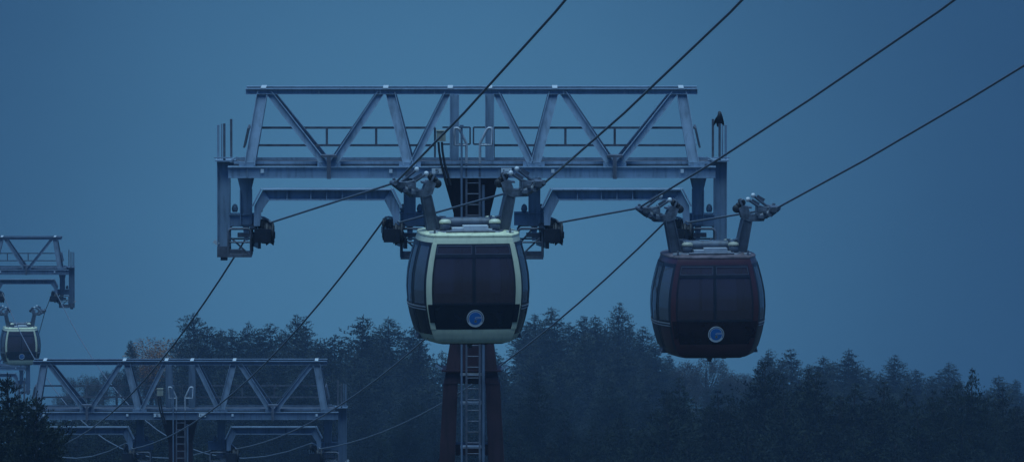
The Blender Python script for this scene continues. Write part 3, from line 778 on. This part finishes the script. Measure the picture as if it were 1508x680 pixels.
def tree(px, ytop, Zv, kind, label, group=None, name='conifer_tree', k=None, wide=1.0):
    global NT
    p = at(px, ytop, Zv); gz = ground(p.x, p.y)
    h = p.z - gz
    keys = [q for q in PROTO if q[0] == kind]; key = keys[(NT * 7 + TR.randrange(len(keys))) % len(keys)] if k is None else (kind, k)
    a, b = PROTO[key]; NT += 1
    s = h / HREF[kind]
    root = empty(name, (p.x, p.y, gz), TR.uniform(0, 6.28)); root.scale = (s * wide, s * wide, s)
    tag(root, label, 'tree', group)
    for nm, me in (('trunk', a), ('crown', b)):
        o = bpy.data.objects.new(nm, me); COL.objects.link(o); o.parent = root
    return root

# skyline trees, left of the cream gondola
G1, L1 = 'skyline conifers above the second tower', "hazy conifer topping the skyline left of the cream gondola, above the second tower"
for x, y in ((264, 497), (320, 484), (341, 484), (363, 474), (397, 476), (437, 463), (466, 505), (579, 467), (303, 480), (415, 490), (380, 489), (452, 482), (510, 505), (553, 492), (605, 478)):
    tree(x, y, 890 + TR.uniform(-25, 25), 'far', L1, G1, wide=TR.uniform(1.1, 1.6))
tree(192, 502, 925, 'thin', "small lone conifer standing apart at the left end of the skyline", k=0, wide=.9)
tree(284, 461, 895, 'far', "broad tall conifer beside the rust coloured tree on the left skyline", k=1, wide=1.35)
tree(529, 465, 865, 'far', "broad pointed conifer midway between second tower's right end and cream gondola", k=3, wide=1.3)
tree(492, 494, 860, 'thin', "slender ragged conifer just right of the second tower's top chord", k=0, wide=1.2)
tree(232, 506, 940, 'rust', "round rust brown autumn tree on the left skyline", name='broadleaf_tree', k=0, wide=1.25)
# low dim trees further left
G2, L2 = 'low trees seen through the second tower', "low grey broadleaf tree seen through the left bays of the second tower"
for x, y, k in ((105, 556, 0), (128, 549, 1), (150, 546, 0), (170, 541, 1), (196, 536, 0), (222, 530, 1), (92, 575, 1), (140, 566, 0), (182, 556, 1), (212, 548, 0)):
    tree(x, y, 960 + TR.uniform(-20, 20), 'bare', L2, G2, 'broadleaf_tree', k=k, wide=.8)
# skyline between the gondolas
G3, L3 = 'skyline conifers between the gondolas', "hazy conifer topping the skyline between the cream and maroon gondolas"
for x, y in ((786, 461), (818, 452), (859, 464), (881, 465), (838, 474), (947, 480), (967, 502), (772, 478), (800, 478), (927, 476), (895, 480), (986, 520)):
    tree(x, y, 930 + TR.uniform(-25, 25), 'far', L3, G3, wide=TR.uniform(1.1, 1.6))
tree(912, 445, 915, 'far', "tallest conifer on the skyline, left of the maroon gondola", k=2, wide=1.05)
# skyline right of the maroon gondola
G4, L4 = 'skyline conifers right of the maroon gondola', "hazy conifer topping the skyline right of the maroon gondola"
for x, y in ((1134, 514), (1165, 514), (1210, 524), (1280, 541), (1319, 522), (1354, 544), (1399, 533), (1477, 553), (1500, 558), (1190, 538), (1232, 532), (1262, 536), (1300, 548), (1338, 548), (1374, 553), (1420, 560), (1440, 575), (1150, 530), (1455, 574)):
    tree(x, y, 890 + TR.uniform(-30, 30), 'far', L4, G4, wide=TR.uniform(1.1, 1.6))
tree(1247, 514, 870, 'far', "tallest pointed conifer right of the maroon gondola", k=4, wide=1.2)
tree(1098, 550, 955, 'bare', "pale olive broadleaf tree in the skyline dip right of the maroon gondola", name='broadleaf_tree', k=0, wide=.8)
G5, L5 = 'pale tree mass under the maroon gondola', "pale hazy broadleaf tree under the maroon gondola"
for x, y, k in ((1010, 528, 1), (1042, 524, 0), (1070, 538, 1), (1026, 548, 0)):
    tree(x, y, 945 + TR.uniform(-10, 10), 'bare', L5, G5, 'broadleaf_tree', k=k, wide=.9)
for x, y, k in ((1088, 556, 1), (1112, 556, 0), (1076, 550, 1)):
    tree(x, y, 960, 'bare', L5.replace('under', 'just right of'), 'pale trees in the skyline dip', 'broadleaf_tree', k=k, wide=1.0)
G10, L10 = 'dim conifers filling the dip beside the maroon gondola', "dim conifer low in the skyline dip just right of the maroon gondola"
for x, y, Zv in ((1058, 562, 900), (1082, 574, 890), (1104, 572, 905), (1122, 560, 895), (1070, 590, 850), (1095, 595, 845), (1118, 588, 850), (1042, 572, 890)):
    tree(x, y, Zv, 'far', L10, G10, wide=TR.uniform(1.3, 1.6))
# slopes below the skyline, row by row
def sky_y(x):
    T = [(0, 620), (100, 575), (180, 545), (235, 520), (290, 478), (440, 476), (530, 480), (600, 478), (780, 470), (910, 465), (960, 500), (1040, 540), (1100, 562), (1140, 528), (1250, 530), (1400, 548), (1508, 572)]
    return lerpt(T, max(0, min(1508, x)))
ROWS = [(830, 42, 44, 'far', "dim conifer on the {} slope below the skyline", 'dim conifers below the skyline, {}'),
        (765, 76, 50, 'far', "dark conifer lower on the {} slope", 'darker conifers on the lower slope, {}'),
        (690, 112, 60, 'mid', "dark conifer near the picture's lower edge, on the {} slope", 'dark conifers near the lower edge, {}')]
for Zr, dy, step, kind, lab, grp in ROWS:
    x = -10
    while x < 1530:
        xx_ = x + TR.uniform(-14, 14); Zv = Zr + TR.uniform(-16, 16)
        yv = sky_y(xx_) + dy + TR.uniform(-20, 24)
        tower_corr = (at(xx_, 0, Zv).x > -44 and at(xx_, 0, Zv).x < -22)
        if not (tower_corr and Zv < 870) and yv < 690:
            w = 'left' if xx_ < 620 else ('middle' if xx_ < 1040 else 'right')
            w2 = {'left': 'slope behind the second tower', 'middle': 'slope between the gondolas', 'right': 'slope right of the maroon gondola'}[w]
            tree(xx_, yv, Zv, kind, lab.replace('{} slope', w2), grp.format(w2), wide=TR.uniform(1.1, 1.6))
        x += step
# nearer dark trees, lower right
G6, L6 = 'near dark conifers, lower right', "near dark green conifer in the lower right, below the hazy skyline trees"
for x, y, Zv in ((1124, 532, 545), (1204, 548, 535), (1150, 558, 550), (1252, 566, 540), (1300, 562, 545), (1412, 566, 535), (1376, 578, 530), (1062, 574, 545), (984, 574, 550), (1478, 574, 540), (1130, 560, 560), (1197, 543, 560), (1288, 588, 540), (1329, 572, 550), (1395, 572, 545), (1078, 588, 555), (1160, 590, 530), (1235, 585, 535), (1362, 600, 520), (1455, 592, 535), (1500, 600, 530), (1040, 605, 530), (1105, 620, 510), (1260, 630, 500), (1420, 625, 505), (1185, 640, 495), (1320, 645, 495), (1485, 650, 490), (985, 600, 520), (1015, 640, 500), (940, 640, 505)):
    tree(x, y, Zv, 'mid', L6, G6, wide=TR.uniform(1.0, 1.25))
tree(1428, 544, 520, 'mid', "near dark conifer with a bare spiky leader at the right", k=2, wide=.75)
tree(1006, 556, 560, 'mid', "near dark conifer standing left below the maroon gondola", k=1, wide=1.1)
G7, L7 = 'near dark conifers right of the tower leg', "near dark green conifer low between the tower legs and the maroon gondola"
for x, y, Zv in ((836, 618, 560), (880, 628, 540), (765, 645, 545), (810, 652, 530), (862, 655, 520), (915, 610, 545), (755, 618, 570)):
    tree(x, y, Zv, 'mid', L7, G7, wide=TR.uniform(1.0, 1.2))
tree(790, 548, 600, 'mid', "dark feathery conifer just right of the tower's red legs", k=3, wide=.95)
G8, L8 = 'near dark conifers left of the tower leg', "near dark conifer low between the second tower and the nearest tower's red legs"
for x, y, Zv in ((560, 640, 600), (600, 620, 620), (530, 660, 590), (640, 650, 590), (575, 668, 560), (690, 640, 600)):
    tree(x, y, Zv, 'mid', L8, G8, wide=TR.uniform(1.0, 1.2))
G9, L9 = 'low conifers under the lines beyond the second tower', "low dark conifer under the ropes, seen below the second tower's crossbeam"
for x, y, Zv in ((95, 600, 690), (128, 606, 660), (165, 598, 680), (205, 604, 650), (60, 600, 680), (110, 628, 600), (150, 632, 590), (190, 628, 610), (235, 632, 600), (80, 632, 605), (140, 655, 560), (220, 655, 550), (270, 640, 590), (300, 655, 560), (180, 668, 545), (255, 672, 540), (330, 640, 600), (245, 600, 670)):
    tree(x, y, Zv, 'mid', L9, G9, wide=TR.uniform(1.5, 2.0))
# dark tree in front of the second tower, lower left corner
tree(12, 553, 330, 'near', "nearest dark cedar in the lower left corner, at the picture's edge", k=0, wide=.85)
tree(52, 578, 322, 'near', "nearest dark cedar in front of the second tower, right of the corner cedar", k=1, wide=.75)
tree(-30, 560, 326, 'near', "nearest dark cedar cut off by the left picture edge", k=1, wide=.9)

# ------------------------------------------------------------------ haze
m = MB(); m.box(-440, 440, -280, 1072, -116.8, 60)
hz = m.build('haze', [])
hm = bpy.data.materials.new('haze'); hm.use_nodes = True
N = hm.node_tree.nodes; N.remove(N['Principled BSDF'])
pv = N.new('ShaderNodeVolumePrincipled'); pv.inputs['Color'].default_value = (.46, .70, 1, 1); pv.inputs['Density'].default_value = .000165; pv.inputs['Anisotropy'].default_value = .0
hm.node_tree.links.new(pv.outputs[0], N['Material Output'].inputs['Volume'])
hz.data.materials.append(hm); tag(hz, kind='stuff')

# ------------------------------------------------------------------ sky, sun, camera
SUN_EL, SUN_AZ = R(78), R(205)     # high and behind the camera, behind thick cloud
w = bpy.data.worlds.new('World'); SC.world = w; w.use_nodes = True
N = w.node_tree.nodes; L = w.node_tree.links
bg = N['Background']; bg.inputs['Strength'].default_value = .10
tc = N.new('ShaderNodeTexCoord'); sep = N.new('ShaderNodeSeparateXYZ'); L.new(tc.outputs['Generated'], sep.inputs[0])
mx = N.new('ShaderNodeMath'); mx.operation = 'MAXIMUM'; mx.inputs[1].default_value = .05; L.new(sep.outputs['Z'], mx.inputs[0])
cb = N.new('ShaderNodeCombineXYZ'); L.new(sep.outputs['X'], cb.inputs['X']); L.new(sep.outputs['Y'], cb.inputs['Y']); L.new(mx.outputs[0], cb.inputs['Z'])
sky = N.new('ShaderNodeTexSky'); sky.sky_type = 'NISHITA'; sky.sun_disc = False; sky.sun_elevation = SUN_EL; sky.sun_rotation = SUN_AZ; sky.air_density = 1.0; sky.dust_density = 3.0; sky.ozone_density = 4.0
L.new(cb.outputs[0], sky.inputs['Vector'])
tint = N.new('ShaderNodeMix'); tint.data_type = 'RGBA'; tint.blend_type = 'MULTIPLY'; tint.inputs['Factor'].default_value = 1
SKY_TINT = (.305, .80, 1.40)
tint.inputs['B'].default_value = (*SKY_TINT, 1); L.new(sky.outputs[0], tint.inputs['A'])
# broad brighter patch put into the sky ahead, falling off like lens vignetting
dt = N.new('ShaderNodeVectorMath'); dt.operation = 'DISTANCE'
gdir = Vector((-.008, 1, math.tan(-PITCH - math.atan(20 / F)))).normalized()
L.new(tc.outputs['Generated'], dt.inputs[0]); dt.inputs[1].default_value = gdir
gl = N.new('ShaderNodeMapRange'); gl.interpolation_type = 'SMOOTHSTEP'; gl.inputs['From Min'].default_value = .0; gl.inputs['From Max'].default_value = .066
gl.inputs['To Min'].default_value = 0.0; gl.inputs['To Max'].default_value = 1.0
L.new(dt.outputs['Value'], gl.inputs['Value'])
gm = N.new('ShaderNodeMix'); gm.data_type = 'RGBA'; L.new(gl.outputs['Result'], gm.inputs['Factor'])
gm.inputs['A'].default_value = (1, 1, 1, 1); gm.inputs['B'].default_value = (.35, .385, .48, 1)
cn = N.new('ShaderNodeTexNoise'); cn.inputs['Scale'].default_value = 55; cn.inputs['Detail'].default_value = 5; L.new(tc.outputs['Generated'], cn.inputs['Vector'])
cm = N.new('ShaderNodeMapRange'); cm.inputs['To Min'].default_value = .93; cm.inputs['To Max'].default_value = 1.07; L.new(cn.outputs['Fac'], cm.inputs['Value'])
t1m = N.new('ShaderNodeMix'); t1m.data_type = 'RGBA'; t1m.blend_type = 'MULTIPLY'; t1m.inputs['Factor'].default_value = 1
L.new(tint.outputs['Result'], t1m.inputs['A']); L.new(gm.outputs['Result'], t1m.inputs['B'])
t2m = N.new('ShaderNodeVectorMath'); t2m.operation = 'SCALE'; L.new(t1m.outputs['Result'], t2m.inputs[0]); L.new(cm.outputs['Result'], t2m.inputs['Scale'])
L.new(t2m.outputs[0], bg.inputs['Color'])

sl = bpy.data.lights.new('sun', 'SUN'); sl.energy = 2.4; sl.angle = R(60); sl.color = (.50, .80, 1.0)
so = bpy.data.objects.new('sun', sl); COL.objects.link(so)
d = Vector((math.sin(SUN_AZ) * math.cos(SUN_EL), math.cos(SUN_AZ) * math.cos(SUN_EL), math.sin(SUN_EL)))
so.rotation_euler = d.to_track_quat('Z', 'Y').to_euler()

cam = bpy.data.cameras.new('camera'); cam.lens = 36.0 * F / 1508.0; cam.sensor_width = 36; cam.clip_start = 1; cam.clip_end = 6000
co = bpy.data.objects.new('camera', cam); COL.objects.link(co); co.rotation_euler = (math.pi / 2 - PITCH, 0, 0)
SC.camera = co
SC.render.engine = 'CYCLES'
SC.cycles.use_denoising = True; SC.cycles.volume_bounces = 1; SC.cycles.max_bounces = 8; SC.cycles.transparent_max_bounces = 16
SC.view_settings.view_transform = 'Standard'; SC.view_settings.look = 'None'; SC.view_settings.gamma = 1.0; SC.view_settings.exposure = 0.0
SC.view_settings.use_curve_mapping = False
